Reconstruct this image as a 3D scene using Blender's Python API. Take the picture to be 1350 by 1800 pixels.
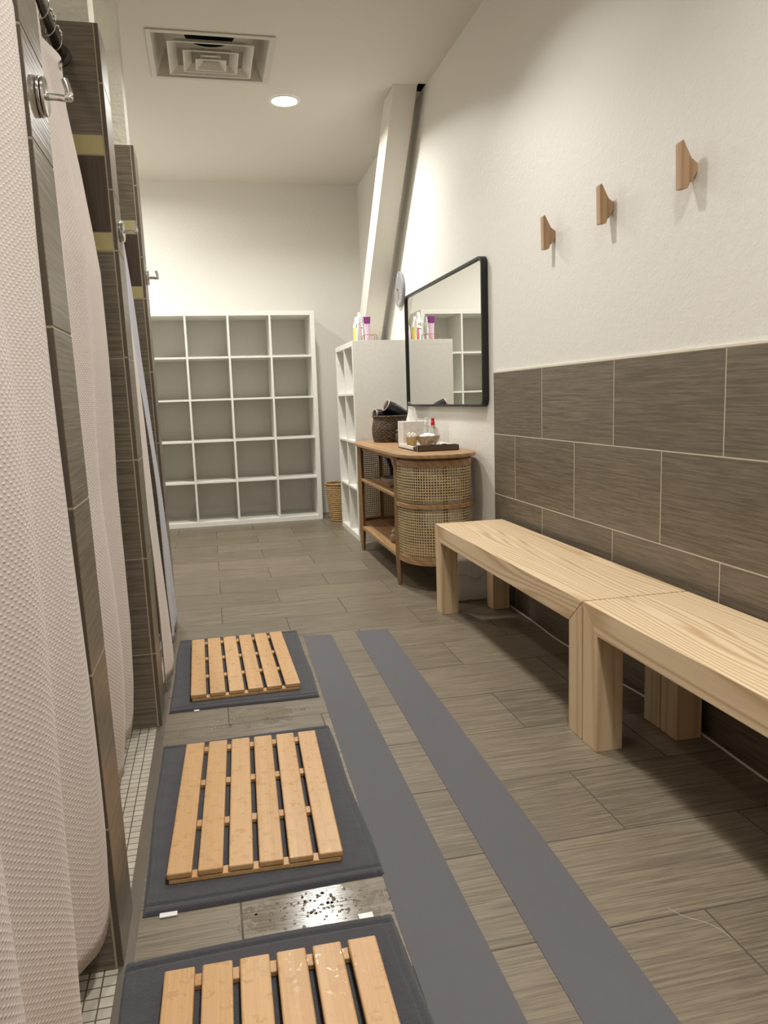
import bpy, math, random
from mathutils import Vector, Matrix
random.seed(7)
PI = math.pi
S = bpy.context.scene
C = S.collection
for o in list(bpy.data.objects): bpy.data.objects.remove(o)

# ------------------------------------------------------------------ camera
CAM_H = 1.04335
cam_d = bpy.data.cameras.new('camera'); cam = bpy.data.objects.new('camera', cam_d); C.objects.link(cam)
rows = ((0.97465335, 0.06384793, -0.21441614), (-0.22131736, 0.13507263, -0.96580226), (-0.03270272, 0.98877643, 0.14577964))
M4 = Matrix(rows).to_4x4(); M4.translation = (0, 0, CAM_H); cam.matrix_world = M4
cam_d.sensor_fit = 'VERTICAL'; cam_d.sensor_height = 24.0
cam_d.lens = 1349.03 * 24.0 / 1800.0
cam_d.clip_start = 0.02
S.camera = cam
# ------------------------------------------------------------------ world, exposure
w = bpy.data.worlds.new('world'); S.world = w; w.use_nodes = True
w.node_tree.nodes['Background'].inputs[0].default_value = (1, .93, .84, 1)
w.node_tree.nodes['Background'].inputs[1].default_value = 0.02
S.view_settings.view_transform = 'Standard'; S.view_settings.look = 'None'
S.view_settings.gamma = 1; S.view_settings.use_curve_mapping = False
S.view_settings.exposure = 0.14
LAMP_W = {'hall_far': 34, 'hall_left': 26, 'hall_mid': 16, 'hall_near': 22.5, 'hall_fill': 10, 'stall': 2.6}
WARM = (1.0, .985, .95)

# ------------------------------------------------------------------ room numbers
XR, XL, YB, YN, H = 1.436, -1.25, 7.134, -1.6, 2.951
TILE_TOP, TS = 1.155, 0.308

# ------------------------------------------------------------------ mesh builder
class MB:
    def __init__(s): s.v = []; s.f = []; s.m = []; s.uv = {}
    def add(s, vs, fs, m=0, uvs=None):
        b = len(s.v); s.v += [tuple(p) for p in vs]
        for i, f in enumerate(fs):
            s.f.append(tuple(b + k for k in f)); s.m.append(m)
            if uvs: s.uv[len(s.f) - 1] = [uvs[k] for k in f]
        return s
    def box(s, x0, x1, y0, y1, z0, z1, m=0):
        return s.add([(x0,y0,z0),(x1,y0,z0),(x1,y1,z0),(x0,y1,z0),(x0,y0,z1),(x1,y0,z1),(x1,y1,z1),(x0,y1,z1)],
              [(3,2,1,0),(4,5,6,7),(0,1,5,4),(1,2,6,5),(2,3,7,6),(3,0,4,7)], m)
    def prism(s, poly, ax, a, b, m=0):
        # poly: 2-D points; ax = extrusion axis; the other two axes in order
        def P(p, t):
            if ax == 'x': return (t, p[0], p[1])
            if ax == 'y': return (p[0], t, p[1])
            return (p[0], p[1], t)
        n = len(poly); vs = [P(p, a) for p in poly] + [P(p, b) for p in poly]
        fs = [tuple(range(n))[::-1], tuple(range(n, 2*n))] + [(i, (i+1) % n, n+(i+1) % n, n+i) for i in range(n)]
        return s.add(vs, fs, m)
    def tube(s, pts, r, n=10, m=0, closed=False, rs=None):
        pts = [Vector(p) for p in pts]; N = len(pts); vs = []; up0 = None
        for i, p in enumerate(pts):
            a = pts[(i-1) % N] if (closed or i > 0) else p; b = pts[(i+1) % N] if (closed or i < N-1) else p
            t = (b - a).normalized()
            if up0 is None: up0 = Vector((0,0,1)) if abs(t.z) < .9 else Vector((1,0,0))
            u = (up0 - t * up0.dot(t)).normalized(); up0 = u; v = t.cross(u)
            rr = rs[i] if rs else r
            for k in range(n):
                q = 2*PI*k/n; vs.append(p + (u*math.cos(q) + v*math.sin(q)) * rr)
        fs = []
        for i in range(N if closed else N-1):
            for k in range(n):
                j = (i+1) % N; fs.append((i*n+k, i*n+(k+1) % n, j*n+(k+1) % n, j*n+k))
        if not closed: fs += [tuple(range(n))[::-1], tuple(range((N-1)*n, N*n))]
        return s.add(vs, fs, m)
    def lathe(s, prof, c=(0,0,0), n=32, m=0, axis='z', sx=1, sy=1, cap=True):
        vs = []
        for r, z in prof:
            for k in range(n):
                q = 2*PI*k/n; a, b = r*math.cos(q)*sx, r*math.sin(q)*sy
                if axis == 'z': vs.append((c[0]+a, c[1]+b, c[2]+z))
                elif axis == 'x': vs.append((c[0]+z, c[1]+a, c[2]+b))
                else: vs.append((c[0]+a, c[1]+z, c[2]+b))
        L = len(prof); fs = [(i*n+k, i*n+(k+1) % n, (i+1)*n+(k+1) % n, (i+1)*n+k) for i in range(L-1) for k in range(n)]
        if cap: fs += [tuple(range(n))[::-1], tuple(range((L-1)*n, L*n))]
        return s.add(vs, fs, m)
    def grid(s, fn, nu, nv, m=0, uv=None):
        vs = []; us = []
        for j in range(nv+1):
            for i in range(nu+1):
                a, b = i/nu, j/nv; vs.append(fn(a, b)); us.append(uv(a, b) if uv else (a, b))
        fs = [(j*(nu+1)+i, j*(nu+1)+i+1, (j+1)*(nu+1)+i+1, (j+1)*(nu+1)+i) for j in range(nv) for i in range(nu)]
        return s.add(vs, fs, m, us)
    def map(s, fn): s.v = [tuple(fn(*p)) for p in s.v]; return s
    def build(s, name, mats, parent=None, bevel=0, smooth=False, solid=0, seg=2, org=None):
        me = bpy.data.meshes.new(name)
        if org is None: org = parent.get('_o', (0,0,0)) if parent else (0,0,0)
        me.from_pydata([(p[0]-org[0], p[1]-org[1], p[2]-org[2]) for p in s.v], [], s.f)
        mats = mats if isinstance(mats, (list, tuple)) else [mats]
        for m in mats: me.materials.append(m)
        if s.uv:
            lay = me.uv_layers.new(name='UVMap')
            for p in me.polygons:
                if p.index in s.uv:
                    for li, q in zip(p.loop_indices, s.uv[p.index]): lay.data[li].uv = q
        for p in me.polygons: p.material_index = s.m[p.index]; p.use_smooth = smooth
        me.update()
        import bmesh
        bm = bmesh.new(); bm.from_mesh(me); bmesh.ops.recalc_face_normals(bm, faces=bm.faces); bm.to_mesh(me); bm.free()
        if smooth:
            try: me.set_sharp_from_angle(angle=math.radians(42))
            except Exception: pass
        o = bpy.data.objects.new(name, me); C.objects.link(o)
        if parent: o.parent = parent
        if solid:
            d = o.modifiers.new('thickness', 'SOLIDIFY'); d.thickness = solid; d.offset = 0
        if bevel:
            d = o.modifiers.new('bevel', 'BEVEL'); d.width = bevel; d.segments = seg; d.limit_method = 'ANGLE'; d.angle_limit = math.radians(50)
        return o

def thing(name, label, cat, loc=(0,0,0), rotz=0, group=None, world_coords=True):
    o = bpy.data.objects.new(name, None); C.objects.link(o); o.empty_display_size = .05
    o.location = loc; o.rotation_euler = (0,0,rotz); o['label'] = label; o['category'] = cat
    if group: o['group'] = group
    if world_coords: o['_o'] = tuple(loc)
    return o
def tag(o, label, cat, group=None, kind=None):
    o['label'] = label; o['category'] = cat
    if group: o['group'] = group
    if kind: o['kind'] = kind
    return o
def struct(o): o['kind'] = 'structure'; return o

# ------------------------------------------------------------------ materials
class NT:
    def __init__(s, name):
        s.mat = bpy.data.materials.new(name); s.mat.use_nodes = True; s.t = s.mat.node_tree
        s.b = s.t.nodes['Principled BSDF']; s.out = s.t.nodes['Material Output']
    def n(s, ty, **k):
        x = s.t.nodes.new(ty)
        for a, b in k.items(): setattr(x, a, b)
        return x
    def l(s, a, b): s.t.links.new(a, b)
    def put(s, sock, v):
        if hasattr(v, 'is_output'): s.l(v, sock)
        else: sock.default_value = v
    def math(s, op, a, b=None, c=None):
        x = s.n('ShaderNodeMath', operation=op)
        s.put(x.inputs[0], a)
        if b is not None: s.put(x.inputs[1], b)
        if c is not None: s.put(x.inputs[2], c)
        return x.outputs[0]
    def obj(s):
        return s.n('ShaderNodeTexCoord').outputs['Object']
    def xyz(s, v):
        x = s.n('ShaderNodeSeparateXYZ'); s.l(v, x.inputs[0]); return x.outputs
    def comb(s, a, b, c=0.0):
        x = s.n('ShaderNodeCombineXYZ'); s.put(x.inputs[0], a); s.put(x.inputs[1], b); s.put(x.inputs[2], c); return x.outputs[0]
    def mapv(s, v, sc=(1,1,1), lo=(0,0,0), ro=(0,0,0)):
        x = s.n('ShaderNodeMapping'); s.l(v, x.inputs[0]); x.inputs['Scale'].default_value = sc; x.inputs['Location'].default_value = lo; x.inputs['Rotation'].default_value = ro; return x.outputs[0]
    def noise(s, v, scale=5, detail=3, rough=.5, dist=0):
        x = s.n('ShaderNodeTexNoise'); s.l(v, x.inputs['Vector']); x.inputs['Scale'].default_value = scale
        x.inputs['Detail'].default_value = detail; x.inputs['Roughness'].default_value = rough; x.inputs['Distortion'].default_value = dist
        return x.outputs['Fac']
    def ramp(s, f, stops, interp='LINEAR'):
        x = s.n('ShaderNodeValToRGB'); s.l(f, x.inputs[0]); e = x.color_ramp.elements; x.color_ramp.interpolation = interp
        while len(e) < len(stops): e.new(.5)
        for k, (p, c) in enumerate(stops):
            e[k].position = p; e[k].color = c if len(c) == 4 else (*c, 1)
        return x.outputs[0]
    def mix(s, f, a, b, blend='MIX'):
        x = s.n('ShaderNodeMix', data_type='RGBA', blend_type=blend); s.put(x.inputs[0], f)
        for so, v in ((x.inputs[6], a), (x.inputs[7], b)):
            if hasattr(v, 'is_output'): s.l(v, so)
            else: so.default_value = v if len(v) == 4 else (*v, 1)
        return x.outputs[2]
    def bump(s, h, st=.3, dist=.01, normal=None):
        x = s.n('ShaderNodeBump'); s.l(h, x.inputs['Height']); x.inputs['Strength'].default_value = st; x.inputs['Distance'].default_value = dist
        if normal: s.l(normal, x.inputs['Normal'])
        return x.outputs[0]
    def done(s, col=None, rough=None, normal=None, metal=None, alpha=None, **kw):
        b = s.b.inputs
        if col is not None: s.put(b['Base Color'], col if hasattr(col, 'is_output') else (*col[:3], 1))
        if rough is not None: s.put(b['Roughness'], rough)
        if metal is not None: s.put(b['Metallic'], metal)
        if alpha is not None: s.put(b['Alpha'], alpha)
        if normal is not None: s.l(normal, b['Normal'])
        for k, v in kw.items(): s.put(b[k.replace('_', ' ')], v)
        return s.mat
def srgb(r, g, b):
    f = lambda c: (c/255/12.92) if c/255 <= .04045 else ((c/255+.055)/1.055)**2.4
    return (f(r), f(g), f(b))
def plain(name, col, rough=.5, metal=0, **kw):
    t = NT(name); n = t.noise(t.obj(), 40, 2); c = t.mix(n, tuple(x*.93 for x in col), tuple(min(1, x*1.05) for x in col))
    return t.done(c, rough, None, metal, **kw)

def paint(name, col, st=.35, rough=.45, scale=130):
    t = NT(name); v = t.obj()
    n1 = t.noise(v, scale, 3, .55); n2 = t.noise(v, scale*.33, 2, .5); n3 = t.noise(v, 1.3, 2)
    h = t.math('ADD', n1, t.math('MULTIPLY', n2, 1.2))
    c = t.mix(n3, tuple(x*.975 for x in col), col)
    return t.done(c, rough, t.bump(h, st, .004))

def tile_mat(name, U, V, tw, th, u0, v0, ca, cb, gr, gw, rough=.42, parity=0, wet=None, streak=150, stagger=.5, gdark=None):
    t = NT(name); o = t.xyz(t.obj())
    u = t.math('SUBTRACT', o[U], u0); v = t.math('SUBTRACT', o[V], v0)
    vr = t.math('DIVIDE', v, th); row = t.math('FLOOR', vr)
    par = t.math('FLOORED_MODULO', t.math('ADD', row, float(parity)), 2.0)
    ur = t.math('ADD', t.math('DIVIDE', u, tw), t.math('MULTIPLY', par, stagger)); colm = t.math('FLOOR', ur)
    def edge(x, size):
        f = t.math('FRACT', x); return t.math('MULTIPLY', t.math('MINIMUM', f, t.math('SUBTRACT', 1.0, f)), size)
    d = t.math('MINIMUM', edge(ur, tw), edge(vr, th))
    mask = t.math('LESS_THAN', d, gw/2)
    tid = t.math('ADD', t.math('MULTIPLY', colm, 13.7), t.math('MULTIPLY', row, 7.31))
    wn = t.n('ShaderNodeTexWhiteNoise', noise_dimensions='1D'); t.l(tid, wn.inputs['W'])
    vec = t.comb(t.math('ADD', t.math('MULTIPLY', u, 5.0), tid), t.math('MULTIPLY', v, streak), tid)
    s1 = t.noise(vec, 1.0, 3, .6, .15)
    vec2 = t.comb(t.math('MULTIPLY', u, 14.0), t.math('MULTIPLY', v, streak*2.8), tid)
    s2 = t.noise(vec2, 1.0, 2, .6)
    f = t.math('ADD', t.math('MULTIPLY', s1, .65), t.math('MULTIPLY', s2, .35))
    f = t.math('ADD', t.math('MULTIPLY', t.math('SUBTRACT', f, .5), 1.7), .5)
    f = t.math('ADD', f, t.math('MULTIPLY', t.math('SUBTRACT', wn.outputs['Value'], .5), .12))
    c = t.ramp(f, [(0.0, tuple(x*.72 for x in ca)), (.35, ca), (.7, cb), (1.0, tuple(min(1, x*1.12) for x in cb))])
    big = t.noise(t.obj(), 3.0, 3, .6); gcol = t.mix(big, gr, gdark) if gdark else gr
    c = t.mix(mask, c, gcol)
    hgt = t.math('SUBTRACT', t.math('MULTIPLY', f, .35), t.math('MULTIPLY', mask, 1.6))
    r = t.math('ADD', t.math('MULTIPLY', mask, .35), t.math('ADD', rough-.06, t.math('MULTIPLY', f, .12)))
    if wet:
        for (wx, wy, wr) in wet:
            dx = t.math('SUBTRACT', o[0], wx); dy = t.math('MULTIPLY', t.math('SUBTRACT', o[1], wy), 1.6)
            dd = t.math('SQRT', t.math('ADD', t.math('MULTIPLY', dx, dx), t.math('MULTIPLY', dy, dy)))
            nn = t.noise(t.obj(), 26, 3, .6)
            k = t.math('ADD', t.math('SUBTRACT', 1.0, t.math('DIVIDE', dd, wr)), t.math('MULTIPLY', t.math('SUBTRACT', nn, .5), 1.5))
            k = t.math('GREATER_THAN', k, .28)
            r = t.math('MULTIPLY', r, t.math('SUBTRACT', 1.0, t.math('MULTIPLY', k, .62)))
            c = t.mix(t.math('MULTIPLY', k, .04), c, (.03, .027, .022))
    return t.done(c, r, t.bump(hgt, .35, .0022))

def wood(name, ca, cb, cc, along='y', scale=1.0, rough=.45, ring=11.0, dist=2.2, fine=True, spec=.4):
    t = NT(name); v = t.obj()
    sc = {'y': (1, .07, 1), 'x': (.07, 1, 1), 'z': (1, 1, .07)}[along]
    m = t.mapv(v, tuple(x*scale for x in sc))
    wob = t.noise(m, 5.5, 2, .5)
    o = t.xyz(m)
    a = {'y': o[0], 'x': o[1], 'z': o[0]}[along]; b = {'y': o[2], 'x': o[2], 'z': o[1]}[along]
    k = t.math('ADD', t.math('MULTIPLY', t.math('ADD', a, t.math('MULTIPLY', b, .8)), ring*2.2), t.math('MULTIPLY', wob, dist*2.2))
    s = t.math('ADD', t.math('MULTIPLY', t.math('SINE', t.math('MULTIPLY', k, 6.283)), .5), .5)
    s = t.math('POWER', s, 2.2)
    fi = t.noise(t.mapv(v, {'y': (160, 4, 160), 'x': (4, 160, 160), 'z': (160, 160, 4)}[along]), 1.0, 2, .6)
    big = t.noise(t.mapv(v, sc), 6, 2)
    c = t.mix(s, ca, cb); c = t.mix(t.math('MULTIPLY', fi, .35), c, cc); c = t.mix(t.math('MULTIPLY', big, .35), c, cb)
    return t.done(c, rough, t.bump(fi, .12, .001), Specular_IOR_Level=spec)

def bamboo(name, ca, cb, cc):
    t = NT(name); v = t.obj(); o = t.xyz(v)
    sid = t.math('FLOOR', t.math('DIVIDE', o[0], .066)); lam = t.math('FLOOR', t.math('DIVIDE', o[0], .0185))
    wn = t.n('ShaderNodeTexWhiteNoise', noise_dimensions='1D'); t.l(lam, wn.inputs['W'])
    ws = t.n('ShaderNodeTexWhiteNoise', noise_dimensions='1D'); t.l(sid, ws.inputs['W'])
    fi = t.noise(t.mapv(v, (260, 5, 60)), 1.0, 3, .6)
    c = t.mix(wn.outputs['Value'], ca, cb); c = t.mix(t.math('MULTIPLY', ws.outputs['Value'], .35), c, ca)
    c = t.mix(t.math('MULTIPLY', t.math('SUBTRACT', fi, .35), .8), c, cc)
    # node marks
    yy = t.math('ADD', t.math('MULTIPLY', o[1], 4.2), t.math('MULTIPLY', wn.outputs['Value'], 9.0))
    yy = t.math('ADD', yy, t.math('MULTIPLY', t.noise(v, 60, 2), .16))
    nd = t.math('LESS_THAN', t.math('ABSOLUTE', t.math('SUBTRACT', t.math('FRACT', yy), .5)), .018)
    sm = t.math('GREATER_THAN', t.noise(v, 22, 3, .65), .60)
    c = t.mix(t.math('MULTIPLY', nd, .35), c, cc); c = t.mix(t.math('MULTIPLY', sm, .15), c, cc)
    wetm = t.math('GREATER_THAN', t.noise(v, 45, 3, .6, .4), .62)
    r = t.math('SUBTRACT', .40, t.math('MULTIPLY', wetm, .2))
    return t.done(c, r, t.bump(fi, .08, .001))

def fabric_dots(name, col, pitch=.0105, st=.5, trans=.22):
    t = NT(name); uv = t.n('ShaderNodeTexCoord').outputs['UV']; o = t.xyz(uv)
    a = t.math('COSINE', t.math('MULTIPLY', o[0], 2*PI/(pitch*1.6))); b = t.math('COSINE', t.math('MULTIPLY', o[1], 2*PI/pitch))
    d = t.math('POWER', t.math('MAXIMUM', t.math('MULTIPLY', a, b), 0.0), 1.6)
    n = t.noise(t.comb(t.math('MULTIPLY', o[0], 500), t.math('MULTIPLY', o[1], 500)), 1.0, 2, .6)
    h = t.math('ADD', d, t.math('MULTIPLY', n, .25))
    c = t.mix(d, tuple(x*.90 for x in col), tuple(min(1, x*1.12) for x in col))
    t.done(c, .9, t.bump(h, st, .0018), Sheen_Weight=.15)
    tr = t.n('ShaderNodeBsdfTranslucent'); tr.inputs[0].default_value = (*col, 1)
    mx = t.n('ShaderNodeMixShader'); mx.inputs[0].default_value = trans
    t.l(t.b.outputs[0], mx.inputs[1]); t.l(tr.outputs[0], mx.inputs[2]); t.l(mx.outputs[0], t.out.inputs[0])
    return t.mat

def cane_mat(name):
    t = NT(name); o = t.xyz(t.n('ShaderNodeTexCoord').outputs['UV']); P = .0148
    fu = t.math('FRACT', t.math('DIVIDE', o[0], P)); fv = t.math('FRACT', t.math('DIVIDE', o[1], P))
    du = t.math('ABSOLUTE', t.math('SUBTRACT', fu, .5)); dv = t.math('ABSOLUTE', t.math('SUBTRACT', fv, .5))
    hole = t.math('MULTIPLY', t.math('LESS_THAN', du, .33), t.math('LESS_THAN', dv, .31))
    corner = t.math('LESS_THAN', t.math('ADD', du, dv), .58)
    hole = t.math('MULTIPLY', hole, corner)
    n = t.noise(t.comb(t.math('MULTIPLY', o[0], 90), t.math('MULTIPLY', o[1], 90)), 1, 3)
    c = t.mix(n, srgb(176, 150, 108), srgb(222, 200, 156))
    wv = t.math('MULTIPLY', t.math('SINE', t.math('MULTIPLY', o[0], 2*PI*3/P)), t.math('SINE', t.math('MULTIPLY', o[1], 2*PI*3/P)))
    return t.done(c, .5, t.bump(wv, .5, .001), alpha=t.math('SUBTRACT', 1.0, hole))

def weave_mat(name, ca, cb, band=.012, rows_z=True, light=None):
    t = NT(name); v = t.obj(); o = t.xyz(v)
    ang = t.math('ARCTAN2', o[1], o[0])
    r = t.math('FLOOR', t.math('DIVIDE', o[2], band))
    ph = t.math('ADD', t.math('MULTIPLY', ang, 26.0), t.math('MULTIPLY', r, PI))
    s = t.math('MULTIPLY', t.math('SINE', ph), t.math('SINE', t.math('MULTIPLY', o[2], 2*PI/band)))
    n = t.noise(t.mapv(v, (45, 45, 260)), 1, 3, .6)
    f = t.math('ADD', t.math('MULTIPLY', s, .07), t.math('ADD', t.math('MULTIPLY', n, .75), .12))
    c = t.ramp(f, [(.36, ca), (.56, cb), (.70, light or cb)])
    return t.done(c, .75, t.bump(f, .9, .004))

def emit(name, col, st):
    t = NT(name); return t.done((.9, .9, .9), .4, None, None, Emission_Color=(*col, 1), Emission_Strength=st)

def glass(name, col=(1,1,1), rough=.03, ior=1.45, tr=1.0):
    t = NT(name); return t.done(col, rough, None, None, Transmission_Weight=tr, IOR=ior)

WALLC = srgb(232, 229, 221)
m_wall = paint('wall_paint', WALLC, .2, .5)
m_wallr = paint('wall_paint_orange_peel', WALLC, .28, .48, 105)
m_ceil = paint('ceiling_paint', srgb(222, 216, 206), .12, .7)
m_rough = paint('knockdown_paint', srgb(222, 217, 200), 1.0, .45, 60)
TA, TB = srgb(97, 87, 73), srgb(126, 114, 97)
FA, FB = srgb(103, 93, 78), srgb(135, 123, 104)
m_floor = tile_mat('floor_tile', 0, 1, .61, .302, 0.0, 1.25, FA, FB, srgb(72, 64, 54), .0045, .40, 0,
                   wet=[(.15, 1.455, .19), (.10, 2.50, .16), (-.10, 2.43, .09)], gdark=srgb(92, 82, 68))
m_walltile = tile_mat('wall_tile', 1, 2, .617, .308, 3.16, TILE_TOP-4*.308, TA, TB, srgb(196, 186, 166), .0042, .42, 1)
m_walltile_dark = m_walltile
m_mosaic = tile_mat('mosaic_tile', 0, 1, .0262, .0262, -.231, 1.245, srgb(176, 168, 152), srgb(194, 186, 170), srgb(88, 76, 60), .0028, .35, 0, streak=10, stagger=0)
def slab_tile(name, U):
    t = NT(name); o = t.xyz(t.obj())
    oi = t.n('ShaderNodeNewGeometry')
    vec = t.comb(t.math('MULTIPLY', o[U], 5), t.math('MULTIPLY', o[2], 140), 0.0)
    s = t.noise(vec, 1, 3, .6, .15); s2 = t.noise(t.comb(t.math('MULTIPLY', o[U], 6), t.math('MULTIPLY', o[2], 260), 3.0), 1, 2)
    f = t.math('ADD', t.math('MULTIPLY', s, .65), t.math('MULTIPLY', s2, .35)); f = t.math('ADD', t.math('MULTIPLY', t.math('SUBTRACT', f, .5), 1.8), .5)
    c = t.ramp(f, [(0, tuple(x*.7 for x in TA)), (.35, TA), (.7, TB), (1, tuple(x*1.12 for x in TB))])
    return t.done(c, .34, t.bump(f, .3, .002))
m_ptile = slab_tile('partition_tile_face', 0); m_etile = slab_tile('partition_tile_end', 1)
m_yellow = plain('lime_glass_tile', srgb(184, 172, 120), .25)
def dark_mosaic():
    t = NT('dark_linear_mosaic'); o = t.xyz(t.obj())
    n = t.noise(t.comb(t.math('MULTIPLY', o[0], 300), t.math('MULTIPLY', o[2], 6), 0.0), 1, 3, .6)
    c = t.mix(n, srgb(38, 30, 24), srgb(98, 82, 66)); return t.done(c, .25)
m_dark = dark_mosaic()
m_grout = plain('grout', srgb(170, 158, 136), .85)
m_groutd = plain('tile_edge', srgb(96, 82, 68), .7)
m_caulk = plain('caulk', srgb(226, 218, 200), .5)
m_chrome = plain('chrome', (.78, .77, .75), .14, 1.0)
m_bronze = plain('dark_metal_rod', srgb(84, 78, 72), .35, .8)
m_metal = plain('metal_edge_strip', srgb(110, 102, 90), .4, .3)
m_curt = fabric_dots('curtain_fabric', srgb(244, 232, 223))
m_liner = fabric_dots('liner_fabric', srgb(214, 213, 220), .008, .3, .3)
m_white = plain('white_laminate', srgb(238, 236, 228), .38)
m_whiteplastic = plain('white_plastic', srgb(236, 234, 228), .35)
m_pine = wood('pine_veneer', srgb(236, 214, 180), srgb(196, 166, 126), srgb(190, 160, 122), 'y', 1.0, .42, 22, 8.0)
m_pinez = wood('pine_veneer_leg', srgb(222, 198, 162), srgb(200, 170, 132), srgb(186, 156, 118), 'z', 1.0, .42, 10, 2.6)
m_acorn = wood('acacia_wood', srgb(178, 142, 102), srgb(152, 118, 82), srgb(132, 98, 66), 'y', 1.0, .45, 10, 2)
m_acornz = wood('acacia_wood_leg', srgb(158, 128, 92), srgb(136, 106, 74), srgb(116, 88, 60), 'z', 1.0, .5, 10, 1)
m_hookw = wood('hook_wood', srgb(196, 164, 130), srgb(176, 142, 108), srgb(156, 124, 92), 'z', 1.0, .5, 14, 1)
m_bowl = wood('bowl_wood', srgb(168, 142, 108), srgb(128, 102, 74), srgb(104, 80, 56), 'x', 1.0, .5, 40, 1.5)
m_bamboo = bamboo('bamboo', srgb(208, 168, 118), srgb(196, 152, 100), srgb(164, 120, 74))
m_cane = cane_mat('cane_webbing')
m_wick = weave_mat('tan_wicker', srgb(120, 92, 56), srgb(186, 152, 104), .016, light=srgb(204, 176, 130))
m_dwick = weave_mat('dark_wicker', srgb(30, 23, 18), srgb(92, 74, 56), .011, light=srgb(168, 150, 122))
m_black = plain('black_metal', (.008, .008, .009), .42)
m_blackp = plain('black_plastic', (.012, .012, .013), .35)
m_rose = plain('rose_gold', srgb(226, 200, 184), .4, .2)
m_copper = plain('copper_wire', srgb(190, 130, 96), .3, .9)
m_clock = plain('grey_clock_face', srgb(142, 142, 144), .6)
m_gold = plain('brass', srgb(190, 160, 100), .3, .8)
m_soap = glass('clear_bottle', (.95, .97, .97), .05, 1.4, .92)
m_amber = glass('amber_glass', srgb(232, 208, 150), .03, 1.45, .9)
m_cotton = plain('cotton', srgb(246, 243, 238), .95)
m_red = plain('red_plastic', srgb(190, 34, 34), .35)
m_purple = plain('purple_plastic', srgb(124, 44, 120), .35)
m_lilac = plain('lilac_tube', srgb(216, 186, 206), .4)
m_redl = plain('red_label', srgb(214, 92, 92), .4)
m_bluel = plain('blue_label', srgb(150, 160, 206), .4)
m_darkl = plain('dark_print', srgb(30, 28, 44), .5)
m_yellowl = plain('yellow_label', srgb(230, 208, 96), .4)
m_stone = plain('grey_stoneware', srgb(150, 146, 142), .5)
m_smoke = plain('smoky_brown_acrylic', srgb(84, 68, 56), .2)
m_cord = plain('white_cord', srgb(214, 208, 200), .5)
def marble():
    t = NT('white_marble'); v = t.obj(); n = t.noise(v, 14, 5, .6, 1.6); n2 = t.noise(v, 9, 4, .6, 1.0)
    c = t.ramp(n, [(.42, srgb(238, 236, 230)), (.5, srgb(224, 221, 215)), (.56, srgb(238, 236, 230))])
    return t.done(t.mix(t.math('MULTIPLY', n2, .2), c, srgb(214, 210, 204)), .25)
m_marble = marble()
def terry():
    t = NT('charcoal_terry'); v = t.obj(); n = t.noise(v, 480, 3, .7); n2 = t.noise(v, 16, 3, .6)
    c = t.mix(n, srgb(42, 42, 47), srgb(82, 81, 87)); c = t.mix(t.math('MULTIPLY', n2, .5), c, srgb(52, 51, 56))
    h = t.math('ADD', n, t.math('MULTIPLY', n2, 1.5))
    return t.done(c, .95, t.bump(h, .9, .004), Sheen_Weight=.25)
m_terry = terry()
def grip():
    t = NT('grey_grit_tape'); v = t.obj(); n = t.noise(v, 620, 2, .8); n2 = t.noise(v, 5, 4, .6)
    c = t.mix(n, srgb(76, 75, 78), srgb(110, 108, 110)); c = t.mix(t.math('MULTIPLY', n2, .6), c, srgb(92, 89, 90))
    return t.done(c, .8, t.bump(n, .6, .001))
m_grip = grip()
m_lens = emit('lamp_lens', (1.0, .93, .82), 9.0)
m_duct = plain('dark_duct', (.012, .011, .01), .8)
m_ventm = plain('vent_enamel', srgb(206, 200, 188), .45)
m_bag = NT('clear_bin_liner').done(srgb(200, 196, 190), .25, None, None, alpha=.35)
m_water = glass('water', (1, 1, 1), .0, 1.33, 1.0)
t = NT('mirror_glass'); m_mirror = t.done((.90, .91, .88), .0, None, 1.0)

# ------------------------------------------------------------------ setting
f = MB()
f.box(-.205, XR, YN, YB, -.06, 0); f.box(XL, -.205, 3.70, YB, -.06, 0)
fl = struct(f.build('floor', m_floor))
struct(MB().box(XL, -.231, YN, 3.70, -.06, -.002).build('mosaic_floor', m_mosaic, fl))
struct(MB().box(-.231, -.205, YN, 3.70, -.06, .001).build('floor_edge_strip', m_metal, fl))

# ceiling with the openings for the air diffuser and for the slot beside the slanted beam
VX0, VX1, VY0, VY1 = -.168, .44, 4.405, 4.95
SX0, SX1, SY0, SY1 = 1.385, 1.432, 4.86, 4.98
def cells(b, xs, ys, holes, z0, z1):
    for i in range(len(xs)-1):
        for j in range(len(ys)-1):
            cx, cy = (xs[i]+xs[i+1])/2, (ys[j]+ys[j+1])/2
            if any(h[0] < cx < h[1] and h[2] < cy < h[3] for h in holes): continue
            b.add([(xs[i],ys[j],z0),(xs[i+1],ys[j],z0),(xs[i+1],ys[j+1],z0),(xs[i],ys[j+1],z0)], [(0,1,2,3)])
b = MB(); cells(b, [XL, VX0, VX1, SX0, SX1, XR], [YN, VY0, SY0, VY1, SY1, YB], [(VX0, VX1, VY0, VY1), (SX0, SX1, SY0, SY1)], H, H)
b.box(XL-.1, XR+.1, YN-.1, YB+.1, H+.35, H+.4)
ce = struct(b.build('ceiling', m_ceil))
b = MB()
for (x0, x1, y0, y1) in ((SX0, SX0+.002, SY0, SY1), (SX1-.002, SX1, SY0, SY1), (SX0, SX1, SY0, SY0+.002), (SX0, SX1, SY1-.002, SY1)): b.box(x0, x1, y0, y1, H, H+.3)
b.box(SX0, SX1, SY0, SY1, H+.3, H+.31)
struct(b.build('ceiling_slot', m_duct, ce))

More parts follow.
